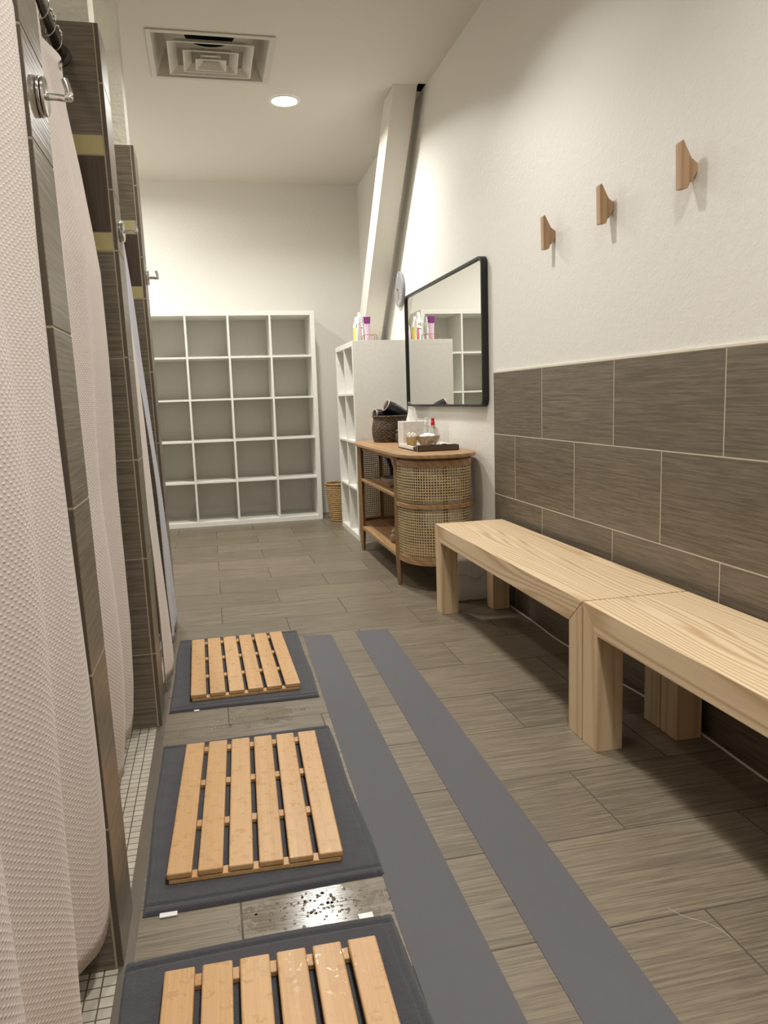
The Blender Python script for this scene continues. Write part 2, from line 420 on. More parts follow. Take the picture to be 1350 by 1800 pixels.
wr = struct(MB().box(XR, XR+.12, YN, YB+.12, 0, H+.35).build('wall_right', m_wallr))
struct(MB().box(XR-.010, XR, YN, 3.745, 0, TILE_TOP).build('tile_wainscot', m_walltile, wr))
struct(MB().box(XR-.011, XR, YN, 3.750, TILE_TOP, TILE_TOP+.007).box(XR-.009, XR, 3.745, 3.750, 0, TILE_TOP).build('caulk_line', m_caulk, wr))
struct(MB().box(XL-.12, XR+.12, YB, YB+.12, 0, H+.35).build('wall_back', m_wall))
wl = struct(MB().box(XL-.12, XL, YN, YB, 0, H+.35).build('wall_left', m_wall))
struct(MB().box(XL, XL+.01, YN, 3.6, 0, 2.144).build('stall_tile', m_walltile, wl))
struct(MB().box(XL-.12, XR+.12, YN-.12, YN, 0, H+.35).build('wall_front', m_wall))

# shower partitions: painted core, tile cladding in courses, two lime bands round a dark mosaic band
def partition(num, y0, y1, xh, lean, rows_):
    # xh: hall face at the floor, lean: how far it goes back per metre of height
    fn = lambda x, y, z: (x - lean*z, y, z)
    core = MB().box(XL, xh-.034, y0+.014, y1-.014, 0, 2.12).box(XL, xh-.024, y0+.012, y1-.012, 2.12, H).map(fn)
    p = struct(core.build('wall_partition_%d' % num, m_rough))
    g = MB().box(XL+.01, xh-.0012, y0+.0010, y1-.0010, 0, 2.1425).map(fn)
    struct(g.build('grout_bed', m_grout, p))
    tl, ye, dk, en = MB(), MB(), MB(), MB()
    courses = [(0, .25, 't'), (.25, .565, 't'), (.565, .88, 't'), (.88, 1.192, 't'), (1.192, 1.508, 't'), (1.508, 1.562, 'y'), (1.562, 1.780, 'd'), (1.780, 1.836, 'y'), (1.836, 2.144, 't')]
    G = .0016
    for ci, (a, c, k) in enumerate(courses):
        for (ya, yb) in ((y0, y0+.005), (y1-.005, y1)):
            xe = xh - .0135
            if k == 't':
                x = xe - (.61 if ci % 2 else .305)
                hi = xe
                while hi > XL+.02:
                    tl.box(max(x, XL+.012)+G, hi-G, ya, yb, a+G, c-G); hi = x; x -= .61
            elif k == 'y':
                hi = xe; wdt = .105 if a > 1.7 else .125
                while hi > XL+.02:
                    ye.box(max(hi-wdt, XL+.012)+G, hi-G, ya, yb, a+G, c-G); hi -= wdt
            else:
                hi = xe; pat = [.082, .017, .017, .06, .017, .03]; i = 0
                while hi > XL+.02:
                    wd = pat[i % len(pat)]; lo = max(hi-wd, XL+.012)
                    if wd < .02:
                        off = .055 if i % 2 else .11
                        dk.box(lo+.0018, hi-.0018, ya, yb, a+G, a+off-.0018); dk.box(lo+.0018, hi-.0018, ya, yb, a+off+.0018, c-G)
                    else: dk.box(lo+.0018, hi-.0018, ya, yb, a+G, c-G)
                    hi -= wd; i += 1
    for a, c in zip(rows_[:-1], rows_[1:]):
        en.box(xh-.012, xh, y0+.0005, y1-.0005, a+G, c-G)
    struct(tl.map(fn).build('wall_tiles', m_ptile, p, bevel=.0008, seg=1)); struct(ye.map(fn).build('lime_tile_bands', m_yellow, p)); struct(dk.map(fn).build('dark_mosaic_band', m_dark, p))
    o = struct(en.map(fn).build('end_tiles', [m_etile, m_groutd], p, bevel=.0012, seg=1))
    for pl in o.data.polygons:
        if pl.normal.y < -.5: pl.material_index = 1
    return p
ER = [0, .28, .575, .875, 1.18, 1.475, 1.645, 1.95, 2.144]
ER2 = [0, .25, .565, .88, 1.195, 1.51, 1.685, 1.98, 2.144]
partition(1, 1.390, 1.565, -.222, .0165, ER)
partition(2, 2.510, 2.690, -.214, .0125, ER2)
partition(3, 3.590, 3.770, -.213, .0125, ER2)
partition(4, .270, .450, -.222, .0165, ER)

# slanted boxed beam at the right wall
bp = [(4.885, H), (5.155, H), (YB, .66), (YB, .36)]
beam = struct(MB().prism(bp, 'x', 1.234, 1.385).build('trim_1', paint('beam_paint', srgb(222, 218, 208), .1, .5), bevel=.004))
b = MB()
for z in (2.25, 2.05, 1.9): b.lathe([(.004, 0), (.004, .002)], (1.2322, 4.885+(H-z)*.8715+.12, z), 10, axis='x')
struct(b.build('screw_head', m_metal, beam))

# ------------------------------------------------------------------ ceiling lights
def lamp(x, y, power, label, size=.085, spread=172):
    t = thing('ceiling_light', label, 'light', (x, y, H), group=None)
    MB().lathe([(size-.004, -.001), (size-.002, -.006), (size+.012, -.006), (size+.016, -.001)], (x, y, H), 40, cap=False).build('trim_ring', m_whiteplastic, t, smooth=True)
    MB().lathe([(0.001, -.0005), (size-.003, -.0005), (size-.003, -.0035), (.001, -.0045)], (x, y, H), 40).build('lens', m_lens, t, smooth=True)
    l = bpy.data.lights.new('lamp_glow', 'AREA'); l.shape = 'DISK'; l.size = size*2; l.energy = power; l.color = WARM; l.spread = math.radians(spread)
    lo = bpy.data.objects.new('lamp_glow', l); C.objects.link(lo); lo.parent = t; lo.location = (0, 0, -.012)
    return t
lamp(.60, 5.24, LAMP_W['hall_far'], 'round lit recessed downlight in the white ceiling beyond the air vent', spread=150)
lamp(-.72, 6.02, LAMP_W['hall_left'], 'round recessed downlight near the back wall, behind the tiled partitions', spread=168)
lamp(.45, 3.0, LAMP_W['hall_mid'], 'round recessed downlight over the aisle beside the far bench', spread=130)
lamp(.58, .80, LAMP_W['hall_near'], 'round recessed downlight over the aisle at the nearest bath mat', spread=128)
lamp(.30, -.95, LAMP_W['hall_fill'], 'added fill downlight behind the camera, unseen, over the near end of the aisle')  # unseen lamp added as fill for the curtains and camera-facing sides
for y, nm in ((.90, 'nearest'), (2.05, 'middle'), (3.15, 'farthest')):
    lamp(-.80, y, LAMP_W['stall'], 'small recessed downlight above the %s shower stall' % nm, .06)

# ------------------------------------------------------------------ air diffuser
cx, cy = (VX0+VX1)/2, (VY0+VY1)/2
t = thing('air_vent', 'square white stepped air diffuser in the ceiling with dark duct inside', 'vent', (cx, cy, H))
b = MB(); fx0, fx1, fy0, fy1 = VX0-.028, VX1+.03, VY0-.034, VY1+.034
for (x0, x1, y0, y1) in ((fx0, VX0, fy0, fy1), (VX1, fx1, fy0, fy1), (VX0, VX1, fy0, VY0), (VX0, VX1, VY1, fy1)): b.box(x0, x1, y0, y1, H-.007, H-.0005)
b.build('frame', m_ventm, t, bevel=.002)
def frustum(b, hx, hy, z0, hx2, hy2, z1, th=.0):
    vs = [(cx-hx,cy-hy,z0),(cx+hx,cy-hy,z0),(cx+hx,cy+hy,z0),(cx-hx,cy+hy,z0),(cx-hx2,cy-hy2,z1),(cx+hx2,cy-hy2,z1),(cx+hx2,cy+hy2,z1),(cx-hx2,cy+hy2,z1)]
    b.add(vs, [(0,1,5,4),(1,2,6,5),(2,3,7,6),(3,0,4,7)])
hx, hy = (VX1-VX0)/2, (VY1-VY0)/2
b = MB(); frustum(b, hx, hy, H-.002, hx-.06, hy-.06, H+.13); b.build('housing', m_ventm, t, solid=.003)
b = MB(); b.lathe([(.135, 0), (.135, .2), (.001, .2)], (cx, cy+.01, H+.115), 32, cap=False)
b.build('duct', m_duct, t)
b = MB(); ring_n = 32; vs = []
for k in range(ring_n):
    q = 2*PI*k/ring_n; c_, s_ = math.cos(q), math.sin(q); mx = max(abs(c_), abs(s_))
    vs += [(cx+.135*c_, cy+.01+.135*s_, H+.128), (cx+hx*c_/mx, cy+hy*s_/mx, H+.128)]
b.add(vs, [(2*k, 2*k+1, (2*k+3) % (2*ring_n), (2*k+2) % (2*ring_n)) for k in range(ring_n)])
b.build('top_plate', m_ventm, t)
for (rx, ry, dz, dep) in ((.220, .205, -.016, .035), (.140, .130, -.026, .032), (.075, .064, -.040, .028)):
    b = MB(); frustum(b, rx, ry, H+dz, rx-dep*1.15, ry-dep*1.15, H+dz+dep)
    for (x0, x1, y0, y1) in ((-rx-.008, -rx, -ry-.008, ry+.008), (rx, rx+.008, -ry-.008, ry+.008), (-rx, rx, -ry-.008, -ry), (-rx, rx, ry, ry+.008)):
        b.box(cx+x0, cx+x1, cy+y0, cy+y1, H+dz, H+dz+.003)
    b.build('louver_cone', m_ventm, t, solid=.002)
b = MB(); b.add([(cx-.055,cy-.045,H-.004),(cx+.055,cy-.045,H-.004),(cx+.055,cy+.045,H-.004),(cx-.055,cy+.045,H-.004),(cx,cy,H+.02)], [(0,1,4),(1,2,4),(2,3,4),(3,0,4),(3,2,1,0)])
b.build('centre_plate', m_ventm, t)

# ------------------------------------------------------------------ benches
def bench(y1, length, label):
    X0, X1, D, Z, zi = 1.040, 1.388, .085, .434, .352
    t = thing('bench', label, 'bench', ((X0+X1)/2, y1-length/2, 0), group='pine benches along the tiled wall')
    y0 = y1-length
    s = MB(); g = .0006
    prof = [(y0, Z), (y0, Z-.006), (y0+D, zi), (y1-D, zi), (y1, Z-.006), (y1, Z)]
    s.prism(prof, 'x', X0, X0+D); s.prism(prof, 'x', X1-D, X1)
    s.prism([(y0, Z), (y0, zi+.0), (y1, zi), (y1, Z)], 'x', X0+D-.001, X1-D+.001)
    s.build('seat', m_pine, t, bevel=.002)
    for x in (X0, X1-D):
        for (a, sgn) in ((y0, 1), (y1, -1)):
            MB().prism([(a, 0), (a+sgn*D, 0), (a+sgn*D, zi-g), (a, Z-.0065-g)], 'x', x+.0004, x+D-.0004).build('leg', m_pinez, t, bevel=.002)
    return t
bench(3.548, 1.520, 'light pine bench at the cane cabinet end of the tiled wall')
bench(2.020, 1.520, 'light pine bench running out of the right side of the photo, nearer one')

# ------------------------------------------------------------------ bath mats and slatted boards
def mat(cx, cy, wd, ln, rot, label, tags=()):
    t = thing('bath_mat', label, 'mat', (cx, cy, 0), rot, 'dark grey towel mats under the wooden boards', world_coords=False)
    rs = random.Random(int(cy*100)); ph = [rs.uniform(0, 6) for _ in range(6)]
    def fn(a, b_):
        u, v = (a-.5)*wd, (b_-.5)*ln
        e = min(a, 1-a)*wd; e2 = min(b_, 1-b_)*ln; ee = min(e, e2)
        z = .0085 * min(1, (ee/.008))**.5 if ee > 0 else .0005
        z += .0005*math.sin(9*u+ph[0]+3*v) * min(1, ee/.03)
        lft = max(0, 1 - (a*wd)/.050); z += lft*.0028*(math.sin(v*34+ph[1]+u*18)**2) * min(1, ee/.02)
        u += .003*math.sin(v*11+ph[2]); v += .004*math.sin(u*9+ph[3])
        if .022 < e2 < .030: z -= .0035
        if .018 < e < .023: z -= .002
        return (u, v, max(z, .0008))
    m = MB(); m.grid(fn, 130, 200); m.grid(lambda a, b_: (fn(a, b_)[0], fn(a, b_)[1], .0004), 2, 2)
    m.build('towel', m_terry, t, smooth=True)
    for (tx, ty, tw, tl) in tags: MB().box(tx-tw/2, tx+tw/2, ty-tl/2, ty+tl/2, .001, .004).build('label_tag', m_whiteplastic, t, bevel=.0008)
    return t
mat(.066, 3.015, .520, .820, -.004, 'dark grey towel mat on the floor, farthest from the camera', [(-.17, -.412, .018, .010)])
mat(.056, 1.936, .516, .816, .004, 'dark grey towel mat under the middle slatted board', [(-.205, -.414, .036, .016)])
mat(.046, .992, .518, .816, .010, 'dark grey towel mat nearest the camera, cut off by the bottom edge', [(.205, .413, .030, .018)])

def board(cx, cy, rot, z0, label):
    t = thing('duckboard', label, 'board', (cx, cy, z0), rot, 'bamboo slatted boards on the bath mats', world_coords=False)
    W, L, n, g = .388, .660, 6, .0125; sw = (W-(n-1)*g)/n
    for k in range(4):
        y = -L/2+.016 + k*(L-.032)/3
        MB().box(-W/2+.004, W/2-.004, y-.015, y+.015, 0, .011).build('crossbar', m_bamboo, t, bevel=.002)
    for i in range(n):
        x = -W/2+i*(sw+g)
        MB().box(x, x+sw, -L/2, L/2, .0112, .0262).build('slat', m_bamboo, t, bevel=.0035, seg=3)
    return t
board(.064, 3.000, math.radians(.8), .0096, 'slatted bamboo board on the farthest grey mat')
board(.052, 1.932, math.radians(-2.2), .0096, 'slatted bamboo board on the middle grey mat, fully in view')
board(.046, .980, math.radians(-1.0), .0096, 'slatted bamboo board nearest the camera, cut off by the bottom edge')

# anti-slip strips
o = MB().prism([(.306, 1.38), (.458, 1.38), (.476, 3.318), (.351, 3.342)], 'z', .0002, .0016).prism([(.280, -1.2), (.440, -1.2), (.458, 1.38), (.306, 1.38)], 'z', .0002, .0016).build('anti_slip_strip', m_grip)
tag(o, 'wide grey gritty anti-slip strip on the floor beside the bath mats', 'floor strip', 'grey anti-slip strips on the floor tiles')
o = MB().prism([(.545, 1.03), (.700, 1.008), (.733, 3.315), (.587, 3.332)], 'z', .0002, .0016).prism([(.515, -1.2), (.665, -1.2), (.700, 1.008), (.545, 1.03)], 'z', .0002, .0016).build('anti_slip_strip', m_grip)
tag(o, 'grey gritty anti-slip strip on the floor, the one nearer the benches', 'floor strip', 'grey anti-slip strips on the floor tiles')

# water drops on the floor
b = MB(); rw = random.Random(3)
for i in range(230):
    if i < 150: x, y = rw.gauss(.16, .07), rw.gauss(1.465, .028)
    else: x, y = rw.uniform(-.14, .22), rw.uniform(2.43, 2.55)
    if y < 1.41 or (1.52 < y < 2.4): continue
    r = rw.uniform(.0012, .0042); b.lathe([(r, 0), (r*.85, r*.22), (r*.45, r*.36), (.0001, r*.4)], (x, y, .0002), 10)
tag(b.build('water_drops', m_water, smooth=True), 'scattered water drops on the floor tiles between the bath mats', 'water', kind='stuff')

# a stray hair and the white cord under the benches
def spline(pts, n=12):
    out = []; P = [Vector(p) for p in pts]; P = [P[0]*2-P[1]] + P + [P[-1]*2-P[-2]]
    for i in range(1, len(P)-2):
        for k in range(n):
            s = k/n; a, b_, c, d = P[i-1:i+3]
            out.append(.5*((2*b_)+(c-a)*s+(2*a-5*b_+4*c-d)*s*s+(3*b_-a-3*c+d)*s**3))
    return out+[P[-2]]
o = MB().tube(spline([(.845, 1.270, .001), (.862, 1.240, .001), (.888, 1.216, .001), (.905, 1.190, .001), (.912, 1.158, .001)]), .0004, 5).build('hair_strand', m_caulk)
tag(o, 'thin pale hair lying on the bare floor tiles by the near bench', 'hair')
o = MB().tube(spline([(1.40, 3.75, .004), (1.402, 3.50, .004), (1.398, 3.2, .004), (1.388, 2.95, .004), (1.392, 2.75, .004), (1.382, 2.45, .004), (1.396, 2.25, .004), (1.400, 1.96, .004), (1.388, 1.64, .004), (1.394, 1.3, .004), (1.39, .6, .004)]), .0035, 8).build('power_cord', m_cord, smooth=True)
tag(o, 'thin white cord on the floor along the tiled wall under the benches', 'cord')

# ------------------------------------------------------------------ cube shelves
def cube_shelf_x(x0, y0, cols, rows_, label):   # opening towards -y
    T, t_, P = .038, .016, .335
    Wd = 2*T+cols*P+(cols-1)*t_; Hh = 2*T+rows_*P+(rows_-1)*t_; D = .39
    t = thing('cube_shelf', label, 'shelf', (x0+Wd/2, y0+D/2, 0))
    MB().box(x0, x0+Wd, y0, y0+D, Hh-T, Hh).build('top_panel', m_white, t, bevel=.001)
    MB().box(x0, x0+Wd, y0, y0+D, 0, T).build('bottom_panel', m_white, t, bevel=.001)
    for x in (x0, x0+Wd-T): MB().box(x, x+T, y0, y0+D, T, Hh-T).build('side_panel', m_white, t, bevel=.001)
    for c in range(1, cols):
        x = x0+T+c*P+(c-1)*t_; MB().box(x, x+t_, y0+.001, y0+D-.001, T, Hh-T).build('divider', m_white, t, bevel=.0008)
    for r in range(1, rows_):
        z = T+r*P+(r-1)*t_
        for c in range(cols):
            x = x0+T+c*(P+t_); MB().box(x, x+P, y0+.001, y0+D-.001, z, z+t_).build('shelf', m_white, t, bevel=.0008)
    return t
def cube_shelf_y(x0, y0, cols, rows_, label):   # opening towards -x
    T, t_, P = .038, .016, .335
    Wd = 2*T+cols*P+(cols-1)*t_; Hh = 2*T+rows_*P+(rows_-1)*t_; D = .39
    t = thing('cube_shelf', label, 'shelf', (x0+D/2, y0+Wd/2, 0))
    MB().box(x0, x0+D, y0, y0+Wd, Hh-T, Hh).build('top_panel', m_white, t, bevel=.001)
    MB().box(x0, x0+D, y0, y0+Wd, 0, T).build('bottom_panel', m_white, t, bevel=.001)
    for y in (y0, y0+Wd-T): MB().box(x0, x0+D, y, y+T, T, Hh-T).build('side_panel', m_white, t, bevel=.001)
    for c in range(1, cols):
        y = y0+T+c*P+(c-1)*t_; MB().box(x0+.001, x0+D-.001, y, y+t_, T, Hh-T).build('divider', m_white, t, bevel=.0008)
    for r in range(1, rows_):
        z = T+r*P+(r-1)*t_
        for c in range(cols):
            y = y0+T+c*(P+t_); MB().box(x0+.001, x0+D-.001, y, y+P, z, z+t_).build('shelf', m_white, t, bevel=.0008)
    return t, Hh
cube_shelf_x(.936-1.815, 6.735, 5, 5, 'large white open cube shelf standing against the back wall, empty')
_, KH = cube_shelf_y(1.036, 5.528, 2, 4, 'narrow white cube shelf on the right, behind the cane cabinet, bottles on top')

# ------------------------------------------------------------------ cane cabinet
CX = 1.195; YA, YZ = 4.13, 5.19
def d_end(yc, sgn, a, bb, n=28, ex=2.5, xc=CX):
    out = []
    for k in range(n+1):
        q = PI*k/n; c_, s_ = math.cos(q), math.sin(q)
        out.append((xc - a*math.copysign(abs(c_)**(2/ex), c_), yc + sgn*bb*abs(s_)**(2/ex)))
    return out
def outline(a, bb):
    near = d_end(YA, -1, a, bb); far = d_end(YZ, 1, a, bb)
    return near + far[::-1]
cab = thing('cane_cabinet', 'brown wooden sideboard with rounded woven cane ends and open shelves', 'cabinet', (CX, (YA+YZ)/2, 0))
MB().prism(outline(.226, .315), 'z', .727, .747).build('top', m_acorn, cab, bevel=.004)
MB().prism(outline(.186, .262), 'z', .700, .7268).build('apron', m_acorn, cab)
MB().prism(outline(.203, .285), 'z', .150, .172).build('bottom_shelf', m_acorn, cab, bevel=.002)
MB().prism([(CX-.20, YA), (CX+.20, YA), (CX+.20, YZ), (CX-.20, YZ)], 'z', .488, .506).build('middle_shelf', m_acorn, cab, bevel=.002)
for nm, yc, sg in (('near', YA, -1), ('far', YZ, 1)):
    pts = d_end(yc, sg, .200, .275, 60); L = [0]
    for p, q in zip(pts, pts[1:]): L.append(L[-1]+math.hypot(q[0]-p[0], q[1]-p[1]))
    def cf(z0, z1, bow):
        def fn(a, b_):
            i = min(int(round(a*60)), 60); p = pts[i]; k = 1+bow*math.sin(PI*b_)
            return (CX+(p[0]-CX)*k, yc+(p[1]-yc)*k, z0+(z1-z0)*b_)
        return fn
    for z0, z1 in ((.172, .455), (.478, .690)):
        b = MB(); b.grid(cf(z0, z1, .012), 60, 8, uv=lambda a, b_, z0=z0, z1=z1: (L[min(int(round(a*60)), 60)], z0+(z1-z0)*b_))
        b.build('cane_panel', m_cane, cab, smooth=True, solid=.001)
    def band(z0, z1, gro, mat_, name, w_=.01):
        b = MB(); o_ = d_end(yc, sg, .200+gro, .275+gro, 60); i_ = d_end(yc, sg, .200-w_, .275-w_, 60); n = len(o_)
        vs = [(p[0], p[1], z0) for p in o_]+[(p[0], p[1], z0) for p in i_]+[(p[0], p[1], z1) for p in o_]+[(p[0], p[1], z1) for p in i_]
        fs = []
        for k in range(n-1): fs += [(k, k+1, 2*n+k+1, 2*n+k), (n+k, n+k+1, 3*n+k+1, 3*n+k), (k, k+1, n+k+1, n+k), (2*n+k, 2*n+k+1, 3*n+k+1, 3*n+k)]
        fs += [(0, n, 3*n, 2*n), (n-1, 2*n-1, 4*n-1, 3*n-1)]
        b.add(vs, fs); b.build(name, mat_, cab, bevel=.002)
    band(.455, .478, .010, m_acorn, 'middle_rail'); band(.680, .714, .004, m_acorn, 'upper_rail'); band(.172, .188, .003, m_acorn, 'lower_rail')
    # slim inner upright behind the cane
    MB().box(CX-.012, CX+.012, yc+sg*.255-.008, yc+sg*.255+.008, .172, .692).build('upright', m_acornz, cab)
for y in (YA, YZ):
    for x in (CX-.197, CX+.197):
        b = MB(); b.tube([(x, y, .0), (x, y, .15), (x, y, .726)], .02, 4, rs=[.014, .022, .022]); b.map(lambda px, py, pz: (px, py, pz))
        b.build('leg', m_acornz, cab, bevel=.003)

# things on the cabinet
TZ = .7475
def coil(prof_fn, h, n, c, b, ripple=.0025, rows_=14):
    pr = []
    for i in range(rows_*6+1):
        z = h*i/(rows_*6); pr.append((prof_fn(z/h)+ripple*abs(math.sin(PI*i/6)), z))
    inner = [(r-.009, z) for r, z in pr[::-1] if z > .008]
    b.lathe(pr+inner+[(.001, .008)], c, n)
t = thing('wicker_basket', 'dark brown woven basket holding hair dryers on the cane cabinet', 'basket', (1.222, 5.225, TZ))
b = MB(); coil(lambda s: .112+.012*math.sin(PI*min(1, s*1.1)), .172, 40, (1.222, 5.225, TZ), b, .003, 15); b.build('body', m_dwick, t, smooth=True)
b = MB(); b.tube([(1.222+.115*math.cos(q), 5.225+.115*math.sin(q), TZ+.176) for q in [2*PI*k/40 for k in range(40)]], .006, 8, closed=True); b.build('rim', m_dwick, t, smooth=True)
t = thing('lidded_basket', 'small dark woven basket with lid between the tall basket and tissue box', 'basket', (1.290, 5.030, TZ))
b = MB(); coil(lambda s: .066+.008*math.sin(PI*s), .075, 36, (1.290, 5.030, TZ), b, .003, 7); b.build('body', m_dwick, t, smooth=True)
MB().lathe([(.074, 0), (.076, .006), (.055, .022), (.03, .034), (.012, .040), (.014, .052), (.006, .058), (.001, .058)], (1.290, 5.030, TZ+.075), 36).build('lid', m_dwick, t, smooth=True)

def dryer(c, ang, tilt, label, s=1.0):
    t = thing('hair_dryer', label, 'hair dryer', c, world_coords=False)
    t.rotation_euler = (0, tilt, ang); t.scale = (s, s, s)
    MB().lathe([(.030, -.07), (.036, -.068), (.040, -.03), (.038, .03), (.033, .075), (.030, .075), (.028, .06), (.001, .055)], (0,0,0), 30, axis='x').build('barrel', m_blackp, t, smooth=True, org=(0,0,0))
    MB().lathe([(.0345, 0), (.037, 0), (.037, .005), (.0345, .005)], (-.076, 0, 0), 30, axis='x', cap=False).build('nozzle_ring', m_rose, t, smooth=True, org=(0,0,0))
    MB().tube([(0.02, 0, -.03), (.022, 0, -.07), (.026, 0, -.11)], .016, 12, rs=[.019, .017, .015]).build('handle', m_blackp, t, smooth=True, org=(0,0,0))
    return t
dryer((1.265, 5.215, TZ+.212), .15, .50, 'black hair dryer with rose gold rim lying on top in the dark basket', 1.12)
dryer((1.190, 5.265, TZ+.182), .30, .10, 'black hair dryer with pale rim half hidden deeper in the dark basket', 1.0)
o = MB().tube(spline([(1.33, 5.17, TZ+.20), (1.345, 5.12, TZ+.19), (1.352, 5.09, TZ+.12), (1.345, 5.085, TZ+.05), (1.35, 5.10, TZ+.004)]), .003, 8).build('dryer_cord', m_blackp, smooth=True)
tag(o, 'black cord hanging out of the dark basket behind the tissue box', 'cord')

# marble tray, rotated slightly
t = thing('marble_tray', 'white marble tray with raised rim under the bowl and glass cup', 'tray', (1.235, 4.33, TZ))
b = MB(); x0, x1, y0, y1 = 1.105, 1.375, 4.165, 4.52
b.box(x0, x1, y0, y1, TZ, TZ+.010)
for q in ((x0, x0+.012, y0, y1), (x1-.012, x1, y0, y1), (x0, x1, y0, y0+.012), (x0, x1, y1-.012, y1)): b.box(*q, TZ, TZ+.026)
b.build('dish', m_marble, t, bevel=.003)
t = thing('acrylic_tray', 'narrow smoky brown acrylic tray at the front edge of the marble tray', 'tray', (1.235, 4.13, TZ))
b = MB(); x0, x1, y0, y1 = 1.115, 1.350, 4.100, 4.160
b.box(x0, x1, y0, y1, TZ, TZ+.004)
for q in ((x0, x0+.004, y0, y1), (x1-.004, x1, y0, y1), (x0, x1, y0, y0+.004), (x0, x1, y1-.004, y1)): b.box(*q, TZ, TZ+.032)
b.build('dish', m_smoke, t, bevel=.001)
rc = random.Random(5)
for k in range(5):
    cxx, cyy, zz = 1.165+.035*k, 4.130, TZ+.016+.012*(k % 2)
    o = MB().tube([(cxx+.020*math.cos(q), cyy+.017*math.sin(q), zz+.006*math.sin(q+k)) for q in [2*PI*j/20 for j in range(20)]], .0045, 6, closed=True).build('hair_tie', m_blackp, smooth=True, org=(0,0,0))
    tag(o, 'black elastic hair tie in the smoky acrylic tray', 'hair tie', 'black hair ties in the acrylic tray')
# tissue box
t = thing('tissue_box', 'white marble-look tissue box with a tissue standing up', 'tissue box', (1.286, 4.86, TZ))
MB().box(1.206, 1.368, 4.79, 4.93, TZ, TZ+.148).build('cover', m_marble, t, bevel=.003)
b = MB(); b.grid(lambda a, c_: (1.287+(.034-.016*c_)*math.cos(2*PI*a)*(1+.25*math.sin(6*PI*a)), 4.858+(.018-.006*c_)*math.sin(2*PI*a)*(1+.3*math.sin(8*PI*a+2*c_)), TZ+.149+.080*c_+.010*math.sin(2*PI*a)), 40, 8)
b.build('tissue', m_cotton, t, smooth=True)
# cup with swabs
t = thing('glass_cup', 'small amber glass cup on the left of the marble tray', 'cup', (1.150, 4.365, TZ+.0105))
MB().lathe([(.026, 0), (.029, .004), (.032, .058), (.030, .058), (.0275, .008), (.001, .006)], (1.150, 4.365, TZ+.0105), 28).build('glass', m_amber, t, smooth=True)
for k in range(14):
    q = 2*PI*k/14; r = .018 if k % 2 else .010; x, y = 1.150+r*math.cos(q), 4.365+r*math.sin(q); z1 = TZ+.070+.008*((k*7) % 3)
    t = thing('cotton_swab', 'white cotton swab standing in the small amber glass cup', 'cotton swab', (x, y, TZ+.018), group='cotton swabs in the glass cup')
    MB().tube([(x, y, TZ+.018), (x+.004*math.cos(q), y+.004*math.sin(q), z1)], .0012, 6).build('stick', m_cotton, t)
    MB().lathe([(.001, 0), (.0045, .003), (.005, .009), (.0035, .014), (.0005, .016)], (x+.004*math.cos(q), y+.004*math.sin(q), z1-.004), 10).build('tip', m_cotton, t, smooth=True)
# wooden bowl with cotton pads
t = thing('wooden_bowl', 'small wooden bowl heaped with cotton balls on the marble tray', 'bowl', (1.238, 4.325, TZ+.0105))
MB().lathe([(.034, 0), (.040, .004), (.062, .040), (.071, .064), (.067, .064), (.058, .040), (.036, .010), (.001, .008)], (1.238, 4.325, TZ+.0105), 40).build('bowl_body', m_bowl, t, smooth=True)
rc = random.Random(9)
for k in range(13):
    q = 2.4*k; r = .042*math.sqrt(k/13); z = TZ+.066+.012*(1-k/13)
    R_ = .017
    b = MB(); b.lathe([(R_*math.sin(PI*i/8)*(1+.06*math.sin(i*3+k))+.0001, -R_*.8*math.cos(PI*i/8)) for i in range(9)], (1.238+r*math.cos(q), 4.325+r*math.sin(q), z), 14)
    tag(b.build('cotton_ball', m_cotton, smooth=True, org=(0,0,0)), 'white cotton ball heaped in the small wooden bowl', 'cotton ball', 'cotton balls in the wooden bowl')
# spray bottles behind the bowl
def bottle(name, label, cat, c, r, h, m_body, m_cap, neck=.012, caph=.03, capr=.014, label_m=None, marks=None):
    t = thing(name, label, cat, c)
    MB().lathe([(r*.92, 0), (r, .004), (r, h*.80), (r*.85, h*.9), (neck, h), (neck, h+.004)], c, 28).build('bottle_body', m_body, t, smooth=True)
    MB().lathe([(capr, 0), (capr, caph*.5), (capr*.82, caph*.55), (capr*.75, caph), (.001, caph)], (c[0], c[1], c[2]+h+.004), 22).build('cap', m_cap, t, smooth=True)
    if label_m: MB().lathe([(r+.0006, h*.15), (r+.0006, h*.72)], c, 28, cap=False).build('label', label_m, t, smooth=True)
    return t
bottle('spray_bottle', 'clear spray bottle with a red cap behind the wooden bowl', 'bottle', (1.355, 4.62, TZ), .030, .118, m_soap, m_red, .012, .045, .013)
bottle('spray_bottle', 'clear spray bottle with a white cap beside the red-capped one', 'bottle', (1.338, 4.70, TZ), .024, .122, m_soap, m_whiteplastic, .012, .045, .013)

# things on the cabinet shelves
t = thing('stoneware_bowl', 'wide shallow grey bowl on the middle shelf of the cane cabinet', 'bowl', (1.145, 4.56, .5065))
MB().lathe([(.07, 0), (.085, .004), (.135, .045), (.142, .060), (.137, .060), (.125, .045), (.08, .012), (.001, .010)], (1.145, 4.56, .5065), 44).build('bowl_body', m_stone, t, smooth=True)
t = thing('striped_basket', 'small round lidded basket with striped weave on the lower cabinet shelf', 'basket', (1.110, 4.50, .1725))
m_stripe = weave_mat('striped_weave', srgb(60, 46, 34), srgb(170, 144, 108), .013, light=srgb(205, 184, 150))
b = MB(); coil(lambda s: .060+.014*math.sin(PI*s), .062, 36, (1.110, 4.50, .1725), b, .003, 6); b.build('body', m_stripe, t, smooth=True)
MB().lathe([(.066, 0), (.068, .005), (.06, .018), (.03, .028), (.001, .031)], (1.110, 4.50, .1725+.062), 36).build('lid', m_stripe, t, smooth=True)
